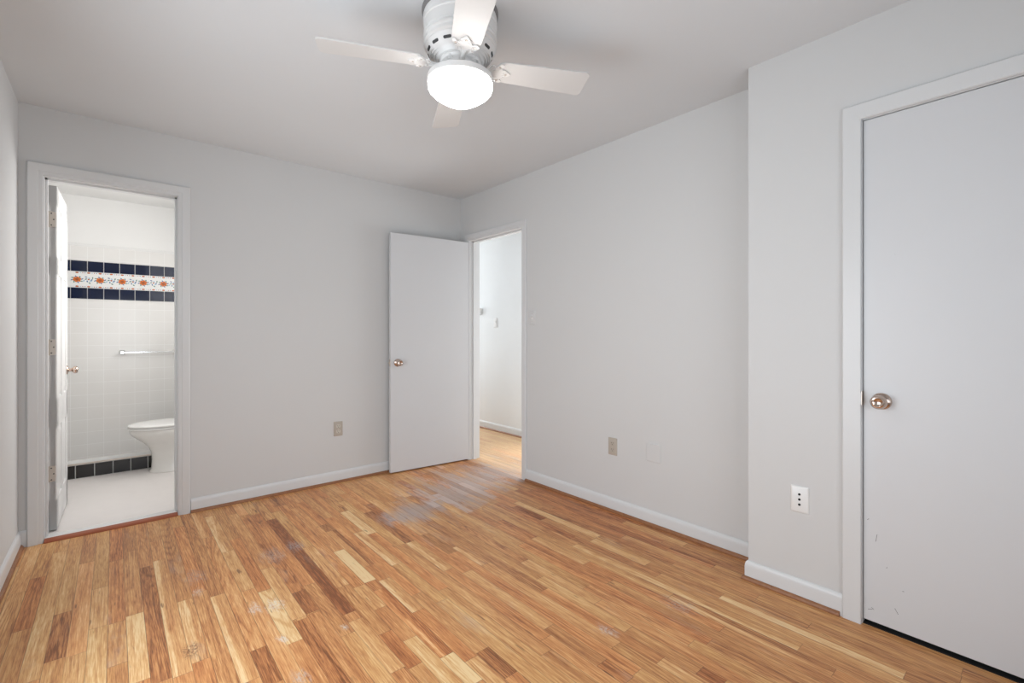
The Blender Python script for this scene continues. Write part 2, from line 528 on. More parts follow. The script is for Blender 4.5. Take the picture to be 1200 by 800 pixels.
known = []
for (a, b_, c, d, tone, hue) in (
        (312, 691, 345, 752, 0.86, 0.2), (319, 664, 350, 724, 0.62, 0.4), (352, 692, 363, 718, 0.10, 0.7),
        (320, 608, 409, 718, 0.06, 0.9), (397, 645, 436, 680, 0.97, 0.3), (446, 680, 488, 716, 0.50, 2.0),
        (425, 622, 470, 659, 0.58, 2.0), (431, 600, 480, 635, 0.12, 0.6), (387, 622, 434, 662, 0.14, 0.6),
        (355, 725, 420, 800, 0.28, 0.7), (362, 720, 440, 800, 0.33, 0.6), (302, 760, 325, 800, 0.22, 0.7), (163, 666, 187, 800, 0.22, 0.6),
        (183, 657, 215, 790, 0.52, 2.0), (150, 722, 162, 800, 0.82, 0.3), (210, 705, 232, 775, 0.45, 2.0),
        (84, 715, 74, 770, 0.26, 0.6), (112, 690, 108, 737, 0.66, 0.4), (250, 604, 270, 645, 0.55, 2.0),
        (445, 690, 526, 768, 0.26, 1.0), (528, 765, 560, 800, 0.88, 0.2), (425, 685, 446, 712, 0.60, 0.4),
        (462, 736, 490, 778, 0.30, 0.9), (412, 728, 472, 782, 0.60, 0.4), (568, 760, 600, 790, 0.16, 0.6),
        (535, 640, 566, 662, 0.50, 2.0), (605, 593, 640, 607, 0.18, 1.0), (612, 586, 700, 629, 0.64, 0.3),
        (786, 642, 833, 666, 0.10, 0.9), (425, 592, 470, 608, 0.22, 0.8), (480, 575, 520, 592, 0.3, 0.8),
        (345, 590, 378, 615, 0.35, 0.9), (400, 600, 432, 626, 0.78, 0.3), (255, 697, 290, 800, 0.52, 2.0),
        (735, 610, 800, 640, 0.55, 0.3), (700, 630, 760, 660, 0.62, 0.3), (440, 585, 500, 625, 0.55, 0.5),
        (30, 680, 20, 740, 0.30, 0.9), (55, 650, 35, 800, 0.62, 0.3), (72, 650, 55, 740, 0.55, 0.4),
        (700, 780, 735, 800, 0.3, 0.8), (820, 785, 850, 800, 0.2, 0.9), (640, 690, 720, 735, 0.45, 0.9)):
    xa, ya = fl(a, b_); xb, yb = fl(c, min(d, 799))
    known.append((int(math.floor(((xa + xb) / 2 - X00) / PW)), yb, ya, tone, hue))

bm = bmesh.new()
uvl = bm.loops.layers.uv.new('UVMap')
cl = bm.loops.layers.float_color.new('plank')
cl2 = bm.loops.layers.float_color.new('plank_len')


def plank(x0, x1, y0, y1, tone, hue, u0=0.0, rl=None):
    sd = rnd.random()
    f = bm.faces.new([bm.verts.new((x, y, 0)) for x, y in ((x0, y0), (x1, y0), (x1, y1), (x0, y1))])
    for l in f.loops:
        co = l.vert.co
        l[uvl].uv = (co.x - x0 + u0, co.y - y0)
        l[cl] = (tone, sd, hue, 1)
        l[cl2] = ((y1 - y0) / 4.0, 0, 0, 1)


row = 0
while X00 + row * PW < XH + 0.01:
    x0 = X00 + row * PW; x1 = x0 + PW
    xc = (x0 + x1) / 2
    ya, yb = YR - 0.02, (YB + 0.02 if xc < XR - 0.02 else 6.6)
    if xc > XR + 0.05: ya = 1.85
    segs = sorted([k for k in known if k[0] == row], key=lambda k: k[1])
    out = []
    y = ya
    for k in segs:
        s = max(k[1], y)
        if k[2] - s < 0.06: continue
        if s - y > 0.0: out.append((y, s, None))
        out.append((s, k[2], k)); y = k[2]
    out.append((y, yb, None))
    for s, e, k in out:
        if k is not None:
            plank(x0, x1, s, e, k[3], k[4]); continue
        p = s
        first = (s == ya)
        while e - p > 1e-4:
            ln = rnd.choice((0.3, 0.45, 0.6, 0.8, 1.05, 1.3)) * rnd.uniform(0.85, 1.15)
            if first: ln *= rnd.uniform(0.3, 1.0); first = False
            if e - p - ln < 0.2: ln = e - p
            tone = min(0.9, max(0.12, rnd.gauss(0.47, 0.085 if xc < 1.0 else 0.07)))
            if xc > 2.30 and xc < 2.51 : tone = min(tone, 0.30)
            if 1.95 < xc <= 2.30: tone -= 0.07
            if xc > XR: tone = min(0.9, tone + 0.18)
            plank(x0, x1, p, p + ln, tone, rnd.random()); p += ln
    row += 1
fo = obj('floor', bm, M_floor, kind='structure', recalc=False)
# slab under the strips
wbox('floor_slab', XL - 0.12, XH + 0.12, YR - 0.12, 6.7, -0.12, -0.004, M_dark)

# ------------------------------------------------------------------ walls, ceilings
bm = bmesh.new()
box(bm, XL - 0.02, BX0 - 0.018, YB, YBB, 0, HC)
box(bm, BX1 + 0.018, XR + TW, YB, YBB, 0, HC)
box(bm, BX0 - 0.018, BX1 + 0.018, YB, YBB, BZ + 0.018, HC)
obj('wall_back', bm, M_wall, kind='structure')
bm = bmesh.new()
LY0, LY1, LZ0, LZ1 = 0.85, 2.25, 0.28, 1.76
box(bm, XL - 0.12, XL, YR - 0.12, LY0, 0, HC); box(bm, XL - 0.12, XL, LY1, YBB, 0, HC)
box(bm, XL - 0.12, XL, LY0, LY1, 0, LZ0); box(bm, XL - 0.12, XL, LY0, LY1, LZ1, HC)
obj('wall_left', bm, M_wall, kind='structure')
bm = bmesh.new()
box(bm, XR, XR + TW, YS - 0.1, HY0 - 0.018, 0, HC)
box(bm, XR, XR + TW, HY1 + 0.018, YB, 0, HC)
box(bm, XR, XR + TW, HY0 - 0.018, HY1 + 0.018, HZ + 0.018, HC)
obj('wall_right', bm, M_wall, kind='structure')
bm = bmesh.new()
box(bm, XB, XB + 0.115, CY1 + 0.018, YS, 0, HC)
box(bm, XB + 0.115, XR + 0.02, YS - 0.1, YS, 0, HC)
box(bm, XB, XB + 0.115, YR - 0.02, CY0 - 0.018, 0, HC)
box(bm, XB, XB + 0.115, CY0 - 0.018, CY1 + 0.018, CZ + 0.018, HC)
obj('wall_closet', bm, M_wall, kind='structure')
# closet interior behind the door, floor and walls near-black to paint the shade under the door
wbox('floor_closet_shade', XB + 0.003, XB + 0.70, CY0, CY1, -0.002, 0.002, M_dark)
bm = bmesh.new()
box(bm, XB + 0.70, XB + 0.74, YR, YS - 0.1, 0, HC)
box(bm, XB + 0.115, XB + 0.70, YR - 0.04, YR, 0, HC)
obj('wall_closet_inner', bm, M_dark, kind='structure')
# rear wall with the window the daylight comes by
WX0, WX1, WZ0, WZ1 = -0.28, 1.68, 0.50, 1.80
bm = bmesh.new()
box(bm, XL - 0.12, WX0, YR - 0.14, YR, 0, HC)
box(bm, WX1, XB + 0.02, YR - 0.14, YR, 0, HC)
box(bm, WX0, WX1, YR - 0.14, YR, 0, WZ0)
box(bm, WX0, WX1, YR - 0.14, YR, WZ1, HC)
obj('wall_rear', bm, M_wall, kind='structure')
def window(name, loc, rz, w2, hh):
    win = empty(name, loc, rz, kind='structure')
    bm = bmesh.new()
    for x in (-w2, -0.02, w2 - 0.04): box(bm, x, x + 0.04, -0.10, -0.06, 0, hh)
    for z in (0, hh / 2 - 0.02, hh - 0.04): box(bm, -w2, w2, -0.10, -0.06, z, z + 0.04)
    obj('window_frame', bm, M_trim, win)
    bm = bmesh.new()
    box(bm, -w2 - 0.07, -w2, 0, 0.018, -0.02, hh + 0.07); box(bm, w2, w2 + 0.07, 0, 0.018, -0.02, hh + 0.07)
    box(bm, -w2 - 0.07, w2 + 0.07, 0, 0.018, hh, hh + 0.07); box(bm, -w2 - 0.09, w2 + 0.09, -0.05, 0.05, -0.03, 0)
    obj('window_casing', bm, M_trim, win, bevel=0.002)


window('window_1', ((WX0 + WX1) / 2, YR, WZ0), 0, (WX1 - WX0) / 2, WZ1 - WZ0)
window('window_added', (XL, (LY0 + LY1) / 2, LZ0), math.radians(-90), (LY1 - LY0) / 2, LZ1 - LZ0)  # unseen left window, added to carry the fill light

wbox('ceiling', XL - 0.12, XR + TW, YR - 0.14, YBB, HC, HC + 0.1, M_ceil)
wbox('ceiling_hall', XR + TW, XH + 0.9, 1.8, 6.7, HC, HC + 0.1, M_ceil)
wbox('ceiling_bathroom', XL - 0.15, XBR + 0.1, YBB, YT + 0.1, 2.375, 2.475, M_bathpaint)

# hall
bm = bmesh.new()
OY0, OY1 = 2.62, 3.55
box(bm, XH, XH + 0.1, 1.8, OY0, 0, HC); box(bm, XH, XH + 0.1, OY1, 6.7, 0, HC); box(bm, XH, XH + 0.1, OY0, OY1, 2.05, HC)
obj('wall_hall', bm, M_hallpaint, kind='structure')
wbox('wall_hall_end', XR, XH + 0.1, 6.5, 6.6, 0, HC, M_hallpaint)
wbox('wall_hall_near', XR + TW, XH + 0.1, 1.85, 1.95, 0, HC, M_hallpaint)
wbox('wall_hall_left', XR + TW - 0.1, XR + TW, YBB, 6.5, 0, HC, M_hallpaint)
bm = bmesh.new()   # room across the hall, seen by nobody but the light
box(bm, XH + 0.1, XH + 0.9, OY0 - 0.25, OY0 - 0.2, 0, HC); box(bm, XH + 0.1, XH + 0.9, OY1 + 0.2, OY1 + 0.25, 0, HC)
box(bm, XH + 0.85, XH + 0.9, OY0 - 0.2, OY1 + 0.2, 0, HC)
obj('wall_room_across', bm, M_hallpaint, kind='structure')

# bathroom shell
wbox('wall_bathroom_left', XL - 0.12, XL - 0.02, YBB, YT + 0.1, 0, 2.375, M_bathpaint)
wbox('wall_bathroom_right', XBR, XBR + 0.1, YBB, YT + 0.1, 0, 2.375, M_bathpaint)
wbox('floor_bathroom', XL - 0.02, XBR, YB + 0.055, YT, 0.0, 0.016, M_bathfloor)

wb = empty('wall_bathroom', (0, 0, 0), kind='structure')
wbox('plaster', XL - 0.02, XBR, YT + 0.008, YT + 0.1, 0, 2.375, M_bathpaint, wb)
wbox('tile_field', XL - 0.02, XBR, YT, YT + 0.008, 0.0, 1.935, M_tileY, wb)
bm = bmesh.new()
box(bm, XL - 0.02, XBR, YT - 0.004, YT + 0.008, 1.935, 1.957)
obj('tile_cap', bm, M_bandwhite, wb, bevel=0.003)
wbox('side_tile_field', XL - 0.02, XL - 0.012, YBB + 0.9, YT, 0.0, 1.935, M_tileX, wb)
# navy rows
T = 0.1085
ZB = [(1.712, 1.806), (1.474, 1.570)]
bm = bmesh.new()
box(bm, XL - 0.012, XBR, YT - 0.0015, YT, ZB[1][0] - 0.003, ZB[0][1] + 0.003, 1)
x = -0.178 - 3 * T
while x < XBR:
    for z0, z1 in ZB:
        a, b_ = max(x + 0.0025, XL - 0.010), min(x + T - 0.0025, XBR)
        if b_ - a > 0.01:
            box(bm, a, b_, YT - 0.005, YT - 0.001, z0 + 0.001, z1 - 0.001, 0)
    x += T
y = YT - 0.01
while y > YBB + 1.0:
    for z0, z1 in ZB:
        box(bm, XL - 0.012, XL - 0.008, y - T + 0.0025, y - 0.0025, z0, z1, 0)
    y -= T
obj('navy_tile_rows', bm, [M_navy, M_grout], wb)
# painted flower border
bm = bmesh.new()
zc = (ZB[0][0] + ZB[1][1]) / 2
box(bm, XL - 0.012, XBR, YT - 0.006, YT - 0.001, ZB[1][1] + 0.001, ZB[0][0] - 0.001, 0)
box(bm, XL - 0.012, XL - 0.007, YBB + 1.0, YT - 0.006, ZB[1][1] + 0.001, ZB[0][0] - 0.001, 0)
FR = random.Random(4)


def ell(cx, cz, a, b_, ang, mi, n=10, y=YT - 0.0075):
    pts = []
    for i in range(n):
        t_ = 2 * PI * i / n
        px, pz = a * math.cos(t_), b_ * math.sin(t_)
        pts.append((cx + px * math.cos(ang) - pz * math.sin(ang), cz + px * math.sin(ang) + pz * math.cos(ang)))
    fa = [bm.verts.new((p[0], y, p[1])) for p in pts]
    fb = [bm.verts.new((p[0], YT - 0.0055, p[1])) for p in pts]
    f = bm.faces.new(fa); f.material_index = mi
    for i in range(n):
        f = bm.faces.new((fa[i], fa[(i + 1) % n], fb[(i + 1) % n], fb[i])); f.material_index = mi


PER = 0.151
k = -3
while -0.094 + k * PER < XBR:
    cx = -0.094 + k * PER
    if cx > XL + 0.05:
        # rose with petals
        for i in range(6):
            a = i * PI / 3 + 0.3
            ell(cx + 0.017 * math.cos(a), zc + 0.014 * math.sin(a), 0.012, 0.010, a, 1)
        ell(cx, zc, 0.011, 0.010, 0, 2, y=YT - 0.0080)
        for i in range(8):
            a = i * PI / 4 + 0.2
            ell(cx + 0.034 * math.cos(a), zc + 0.026 * math.sin(a), 0.009, 0.0042, a + 0.5, 4 if i % 2 else 3)
        # blue sprig between roses
        mx = cx + PER / 2
        for i in range(9):
            a = i * 2 * PI / 9
            rr = 0.016 + 0.012 * (i % 2)
            ell(mx + rr * 1.2 * math.cos(a), zc + rr * math.sin(a), 0.0085, 0.0045, a + 0.7, (3, 4, 5)[i % 3])
        ell(mx, zc + 0.004, 0.007, 0.006, 0, 2)
        for sgn in (-1, 1):
            ze = zc + sgn * 0.060
            for q in range(2):
                ell(cx + q * PER / 2, ze, 0.011, 0.0065, 0, 2)
                ell(cx + q * PER / 2, ze, 0.005, 0.004, 0, 1, y=YT - 0.008)
                for w_ in (0.022, 0.037, 0.052):
                    ell(cx + q * PER / 2 + w_, ze, 0.0035, 0.0035, 0, (3, 5, 2)[int(w_ * 66) % 3])
    k += 1
obj('flower_border', bm, [M_bandwhite, M_orange, M_rust, M_blue, M_green, M_teal], wb)

# low tiled step with black face along the tiled wall
st = empty('trim_step', (0, 0, 0), kind='structure')
YC = 5.085
wbox('step_body', XL - 0.012, XBR, YC + 0.006, 5.255, 0.016, 0.130, M_bandwhite, st)
bm = bmesh.new()
box(bm, XL - 0.012, XBR, YC + 0.001, YC + 0.006, 0.016, 0.124, 1)
x = 0.222 - 6 * 0.114
while x < XBR:
    box(bm, max(x + 0.0030, XL - 0.01), min(x + 0.114 - 0.0030, XBR), YC - 0.003, YC + 0.004, 0.017, 0.118, 0); x += 0.114
obj('black_tile_face', bm, [M_black, M_grout], st)
bm = bmesh.new(); box(bm, XL - 0.012, XBR, YC - 0.005, YC + 0.012, 0.121, 0.133)
obj('metal_edge_strip', bm, M_nickel, st, bevel=0.002)

# ------------------------------------------------------------------ casings, jambs
CAS = [(0.0, 0.0), (0.0, 0.009), (0.004, 0.011), (0.018, 0.012), (0.021, 0.015), (0.026, 0.016), (0.050, 0.018), (0.058, 0.0185), (0.062, 0.016), (0.064, 0.012), (0.064, 0.0)]
FLAT = [(0.0, 0.0), (0.0, 0.0145), (0.003, 0.0175), (0.060, 0.0175), (0.064, 0.0145), (0.064, 0.0)]


def casing(bm, a, b_, top, P, prof, z0=0.0):
    """P(s, z, t) -> world point: s along the wall, t out of it"""
    rings = []
    for s, z, ds, dz in ((a, z0, -1, 0), (a, top, -1, 1), (b_, top, 1, 1), (b_, z0, 1, 0)):
        rings.append([P(s + ds * d, z + dz * d, t) for d, t in prof])
    loft(bm, rings)


def frame(name, a, b_, top, P, depth, prof, reveal=0.004, stop=None, back=True, marks=None):
    e = empty(name, (0, 0, 0), kind='structure')
    bm = bmesh.new(); casing(bm, a - reveal, b_ + reveal, top + reveal, P, prof)
    obj('casing', bm, M_trim, e, smooth=25)
    if back:
        bm = bmesh.new(); casing(bm, a - reveal, b_ + reveal, top + reveal, lambda s, z, t: P(s, z, -depth - t), prof)
        obj('casing', bm, M_trim, e, smooth=25)
    bm = bmesh.new()
    # jamb boards 18 mm thick through the wall

    def pb(s0, s1, z0, z1, t0, t1):
        ps = [P(s, z, t) for s in (s0, s1) for z in (z0, z1) for t in (t0, t1)]
        box(bm, min(p[0] for p in ps), max(p[0] for p in ps), min(p[1] for p in ps), max(p[1] for p in ps), min(p[2] for p in ps), max(p[2] for p in ps))
    pb(a - 0.018, a, 0, top + 0.018, -depth, 0); pb(b_, b_ + 0.018, 0, top + 0.018, -depth, 0); pb(a, b_, top, top + 0.018, -depth, 0)
    obj('jamb', bm, M_trim, e)
    if stop:
        bm = bmesh.new()
        t0, t1 = stop
        pb(a, a + 0.011, 0, top, t0, t1); pb(b_ - 0.011, b_, 0, top, t0, t1); pb(a, b_, top - 0.011, top, t0, t1)
        obj('door_stop', bm, M_trim, e)
    return e


f1 = frame('trim_1', BX0, BX1, BZ, lambda s, z, t: (s, YB - t, z), TW, CAS, stop=(-0.075, -0.035))
f2 = frame('trim_2', HY0, HY1, HZ, lambda s, z, t: (XR - t, s, z), TW, [(d * 0.85, t * 0.72) for d, t in CAS], stop=(-0.080, -0.040))
f3 = frame('trim_3', CY0, CY1, CZ, lambda s, z, t: (XB - t, s, z), 0.115, FLAT, reveal=0.002, stop=(-0.085, -0.045), back=False)
# strike plates on the jambs
bm = bmesh.new(); box(bm, XR + 0.012, XR + 0.040, HY0 - 0.0005, HY0 + 0.0015, 0.885, 0.945); box(bm, XR + 0.018, XR + 0.032, HY0 + 0.0010, HY0 + 0.0022, 0.902, 0.928, 1)
obj('strike_plate', bm, [M_nickel, M_dark], f2, label='nickel strike plate')
bm = bmesh.new(); box(bm, XB - 0.018, XB + 0.02, CY1 - 0.001, CY1 + 0.0012, 0.885, 0.940)
obj('strike_plate', bm, M_nickel, f3, label='nickel strike plate')
bm = bmesh.new()
prism(bm, [(0, -0.022), (0.012, -0.018), (0.016, 0), (0.012, 0.018), (0, 0.022)], 0, 0.0012, Matrix.Translation((XB - 0.0180, CY1 + 0.001, 0.912)) @ Matrix(((0, 0, -1, 0), (1, 0, 0, 0), (0, 1, 0, 0), (0, 0, 0, 1))))
obj('strike_lip', bm, M_trim, f3)

# ------------------------------------------------------------------ baseboards with wooden shoe
BP = [(0.0, 0.0), (0.0125, 0.0), (0.0125, 0.062), (0.0115, 0.074), (0.0085, 0.083), (0.004, 0.0885), (0.0, 0.090)]
SP = [(0.0125, 0.0), (0.0255, 0.0), (0.0255, 0.008), (0.023, 0.013), (0.018, 0.0165), (0.0125, 0.018)]


def run(bm, prof, path):
    """path: list of (x, y, nx, ny) with the mitre direction away from the wall"""
    loft(bm, [[(x + nx * t, y + ny * t, z) for t, z in prof] for x, y, nx, ny in path])


def baseboard(name, path, shoe_path=None, mat=None):
    e = empty(name, (0, 0, 0), kind='structure')
    bm = bmesh.new(); run(bm, BP, path); obj('board', bm, mat or M_trim, e, smooth=30)
    if shoe_path is not False:
        bm = bmesh.new(); run(bm, SP, shoe_path or path); obj('shoe_molding', bm, M_shoe, e, smooth=30, label='brown stained wood shoe molding')
    return e


baseboard('baseboard_back', [(BX1 + 0.070, YB, 0, -1), (XR, YB, 0, -1)])
baseboard('baseboard_corner', [(XL, YB, 1, -1), (BX0 - 0.069, YB, 0, -1)], False)
baseboard('baseboard_left', [(XL, YR, 1, 0), (XL, YB, 1, -1)], [(XL, YR, 1, 0), (XL, YB, 1, -1)])
baseboard('baseboard_right', [(XR, YS, -1, 0), (XR, HY0 - 0.059, -1, 0)])
baseboard('baseboard_closet', [(XR, YS, 0, 1), (XB, YS, -1, 1), (XB, CY1 + 0.067, -1, 0)],
          [(XR, YS, 0, 1), (XB, YS, -1, 1), (XB, CY1 + 0.075, -1, 0)])
baseboard('baseboard_hall', [(XH, OY1 + 0.0, -1, 0), (XH, 6.5, -1, 0)])

# ------------------------------------------------------------------ bathroom threshold
th = empty('trim_threshold', (0, 0, 0), kind='structure')
bm = bmesh.new(); box(bm, BX0, BX1, YB + 0.012, YB + 0.075, 0.0, 0.019); obj('marble_saddle', bm, M_bandwhite, th, bevel=0.004)
bm = bmesh.new()
run(bm, [(0.0, 0.0), (0.034, 0.0), (0.034, 0.004), (0.028, 0.011), (0.018, 0.016), (0.0, 0.018)], [(BX0, YB + 0.012, 0, -1), (BX1, YB + 0.012, 0, -1)])
obj('wood_reducer', bm, M_reducer, th, smooth=30, label='red-brown wooden strip')


# ------------------------------------------------------------------ doors
def rot_to(axis):
    """matrix that turns local +z to the given axis"""
    return Vector(axis).to_track_quat('Z', 'Y').to_matrix().to_4x4()


def knob(parent, loc, axis, name='door_knob', s=1.0):
    M = Matrix.Translation(loc) @ rot_to(axis) @ Matrix.Scale(s, 4)
    bm = bmesh.new()
    lathe(bm, [(0.0, 0.0), (0.033, 0.0), (0.033, 0.003), (0.030, 0.007), (0.020, 0.010), (0.013, 0.013), (0.012, 0.026), (0.016, 0.031), (0.0245, 0.037),
               (0.0275, 0.045), (0.0265, 0.055), (0.021, 0.0615), (0.0165, 0.0625), (0.013, 0.0600), (0.0, 0.0585)], 40, M)
    return obj(name, bm, M_knob, parent, smooth=35, label='satin brass round knob')


# closet door: flush slab, shut
d3 = empty('door_3', (XB, CY0, 0), kind='structure')
bm = bmesh.new(); box(bm, -0.0 + 0.004, 0.039, 0.004, CY1 - CY0 - 0.002, 0.020, CZ - 0.0028)
obj('door_panel', bm, M_door, d3, bevel=0.0015)
knob(d3, (0.004, 0.461 - CY0, 0.905), (-1, 0, 0))
# chips and pencil-like scratches in the paint
bm = bmesh.new()
for (y, z, l, a) in ((0.478, 0.358, 0.030, 0.15), (0.415, 0.094, 0.022, -0.5), (0.505, 0.425, 0.008, 0.8), (0.498, 0.066, 0.016, 1.2), (0.490, 0.072, 0.010, -0.9), (0.445, 0.252, 0.006, 0.4), (0.395, 0.180, 0.006, 1.4)):
    bb = box(bm, 0.0036, 0.0040, -0.0006, 0.0006, -l / 2, l / 2)
    bmesh.ops.transform(bm, matrix=Matrix.Translation((0, y - CY0, z)) @ Matrix.Rotation(a, 4, 'X'), verts=bb)
obj('paint_scratches', bm, M_slot, d3, label='small dark scratches in the paint')

# hall door: flush slab swung open against the back wall
d2 = empty('door_2', (XR + 0.002, 3.590, 0), math.radians(-4.6), kind='structure')
LW = 0.757
bm = bmesh.new(); box(bm, -LW, -0.004, -0.035, 0.0, 0.010, 2.012)
obj('door_panel', bm, M_door, d2, bevel=0.0015)
knob(d2, (-LW + 0.062, -0.035, 0.925), (0, -1, 0))
bm = bmesh.new(); box(bm, -LW - 0.0012, -LW + 0.001, -0.030, -0.005, 0.895, 0.955); box(bm, -LW - 0.011, -LW, -0.0235, -0.0115, 0.916, 0.934, 1)
obj('latch', bm, [M_nickel, M_nickel], d2, label='worn metal latch plate')
for z in (0.25, 1.02, 1.80):
    bm = bmesh.new(); lathe(bm, [(0, 0), (0.006, 0), (0.006, 0.089), (0.004, 0.092), (0, 0.093)], 14, Matrix.Translation((-0.001, 0.002, z)))
    box(bm, -0.034, 0.0, -0.0005, 0.0012, z, z + 0.089)
    obj('hinge', bm, M_hinge, d2, smooth=30)

# bathroom door: six panel, swung into the bathroom, hinged on the left jamb
BH = 2.035
BW = 0.600
d1 = empty('door_1', (BX0 + 0.004, YBB + 0.004, 0), math.radians(-1.2), kind='structure')
bm = bmesh.new()
XA, XF = 0.004, 0.039
# core with stiles and rails on both faces
box(bm, XA + 0.006, XF - 0.006, 0.0, BW, 0.024, BH)
rails = [(0.024, 0.20), (0.62, 0.79), (1.52, 1.62), (BH - 0.115, BH)]
stiles = [(0.0, 0.095), (BW / 2 - 0.045, BW / 2 + 0.045), (BW - 0.095, BW)]
for z0, z1 in rails: box(bm, XA, XF, 0.0, BW, z0, z1)
for y0, y1 in stiles: box(bm, XA, XF, y0, y1, 0.024, BH)
obj('door_panel', bm, M_bathdoor, d1)
zs = [(0.20, 0.62), (0.79, 1.52), (1.62, BH - 0.115)]
for z0, z1 in zs:
    for y0, y1 in ((0.095, BW / 2 - 0.045), (BW / 2 + 0.045, BW - 0.095)):
        for sx, xa in ((1, XF - 0.006), (-1, XA + 0.006)):
            bm = bmesh.new()
            rr = []
            for ins, dx in ((0.012, 0.0), (0.012, 0.0005), (0.034, 0.0045), (0.036, 0.0048)):
                rr.append([(xa + sx * dx, y, z) for y, z in ((y0 + ins, z0 + ins), (y1 - ins, z0 + ins), (y1 - ins, z1 - ins), (y0 + ins, z1 - ins))])
            loft(bm, rr)
            obj('raised_panel', bm, M_bathdoor, d1)
kb = knob(d1, (XF, BW - 0.058, 0.925), (1, 0, 0), s=0.9)
for zc_ in (0.353, 1.092, 1.838):
    h = None
    bm = bmesh.new()
    # leaf on the door edge (faces the camera) with rounded outer corners
    pts = [(0.0, -0.046), (0.024, -0.046), (0.029, -0.043), (0.031, -0.038), (0.031, 0.038), (0.029, 0.043), (0.024, 0.046), (0.0, 0.046)]
    M = Matrix.Translation((XA - 0.001, 0.0, zc_)) @ Matrix(((1, 0, 0, 0), (0, 0, 1, 0), (0, 1, 0, 0), (0, 0, 0, 1)))
    prism(bm, pts, -0.0022, 0.0002, M)
    # barrel
    lathe(bm, [(0, -0.048), (0.0055, -0.048), (0.0055, 0.048), (0, 0.048)], 14, Matrix.Translation((XA - 0.006, -0.002, zc_)))
    h = obj('hinge', bm, M_hinge, d1, smooth=30)
    for sx_, sz in ((0.012, 0.034), (0.022, 0.0), (0.012, -0.034)):
        bm = bmesh.new()
        lathe(bm, [(0, 0), (0.0036, 0), (0.003, 0.0012), (0, 0.0014)], 12, Matrix.Translation((XA + sx_, -0.0022, zc_ + sz)) @ rot_to((0, -1, 0)))
        obj('screw', bm, M_slot, h)

# ------------------------------------------------------------------ ceiling fan
FX, FY = 1.046, 1.545
fan = empty('ceiling_fan', (FX, FY, HC), 0, label='white four-blade ceiling fan with lit bowl light, mounted flush on the ceiling', cat='ceiling fan')


def FL(z): return z - HC


bm = bmesh.new()
lathe(bm, [(0, FL(2.4395)), (0.150, FL(2.4395)), (0.150, FL(2.432)), (0.146, FL(2.425)), (0.143, FL(2.420)), (0, FL(2.420))], 72)
obj('ceiling_ring', bm, M_grayring, fan, smooth=30, label='grey mounting ring coloured as the shadow gap at the ceiling')  # ring's dark grey paints the shadow crescent above the housing
bm = bmesh.new()
lathe(bm, [(0, FL(2.422)), (0.143, FL(2.422)), (0.145, FL(2.415)), (0.144, FL(2.395)), (0.146, FL(2.392)), (0.146, FL(2.386)), (0.143, FL(2.383)),
           (0.1435, FL(2.342)), (0.1370, FL(2.338)), (0.1370, FL(2.334)), (0.1455, FL(2.331)), (0.1455, FL(2.323)), (0.1380, FL(2.319)), (0.1375, FL(2.311)), (0.1430, FL(2.308)), (0.1430, FL(2.303)),
           (0.136, FL(2.298)), (0.136, FL(2.293)), (0.133, FL(2.289)),
           (0.118, FL(2.260)), (0.115, FL(2.264)), (0.111, FL(2.256)), (0.107, FL(2.260)), (0.101, FL(2.252)), (0.097, FL(2.256)), (0.090, FL(2.248)), (0.0, FL(2.246))], 96)
hs = obj('motor_housing', bm, M_fanwhite, fan, smooth=28)
# ventilation slots on the sloping skirt
n_sl = 14
for i in range(n_sl):
    a = 2 * PI * (i + 0.3) / n_sl
    r_, z_ = 0.1255, FL(2.2745)
    ex = Vector((-math.sin(a), math.cos(a), 0)); nn = Vector((math.cos(a) * 0.86, math.sin(a) * 0.86, -0.51)).normalized(); ey = nn.cross(ex)
    c = Vector((r_ * math.cos(a), r_ * math.sin(a), z_))
    M = Matrix(((ex.x, ey.x, nn.x, c.x), (ex.y, ey.y, nn.y, c.y), (ex.z, ey.z, nn.z, c.z), (0, 0, 0, 1)))
    bm = bmesh.new(); prism(bm, rrect(0.032, 0.0105, 0.005), -0.004, 0.0012, M)
    obj('vent_slot', bm, M_slot, fan, label='dark ventilation slot')
# rotor with round bosses, light kit neck
bm = bmesh.new()
lathe(bm, [(0, FL(2.250)), (0.080, FL(2.250)), (0.082, FL(2.242)), (0.078, FL(2.234)), (0.066, FL(2.230)), (0.064, FL(2.224)), (0.0, FL(2.222))], 64)
obj('rotor', bm, M_fanwhite, fan, smooth=30)
bm = bmesh.new()
lathe(bm, [(0, FL(2.228)), (0.050, FL(2.228)), (0.052, FL(2.220)), (0.054, FL(2.210)), (0.058, FL(2.204)), (0.075, FL(2.198)), (0.100, FL(2.193)), (0.118, FL(2.190)), (0.1275, FL(2.185)),
           (0.1290, FL(2.180)), (0.1290, FL(2.163)), (0.126, FL(2.160)), (0.120, FL(2.165)), (0, FL(2.168))], 72)
obj('light_fitter', bm, M_fanwhite, fan, smooth=30)
bm = bmesh.new()
lathe(bm, [(0.119, FL(2.1660)), (0.1235, FL(2.160)), (0.1265, FL(2.152)), (0.1270, FL(2.144)), (0.1245, FL(2.137)), (0.1130, FL(2.124)), (0.0960, FL(2.111)), (0.0770, FL(2.099)), (0.0570, FL(2.088)),
           (0.0360, FL(2.080)), (0.0160, FL(2.0765)), (0.0, FL(2.076))], 72)
obj('glass_bowl', bm, M_globe, fan, smooth=80, label='glowing frosted glass bowl')


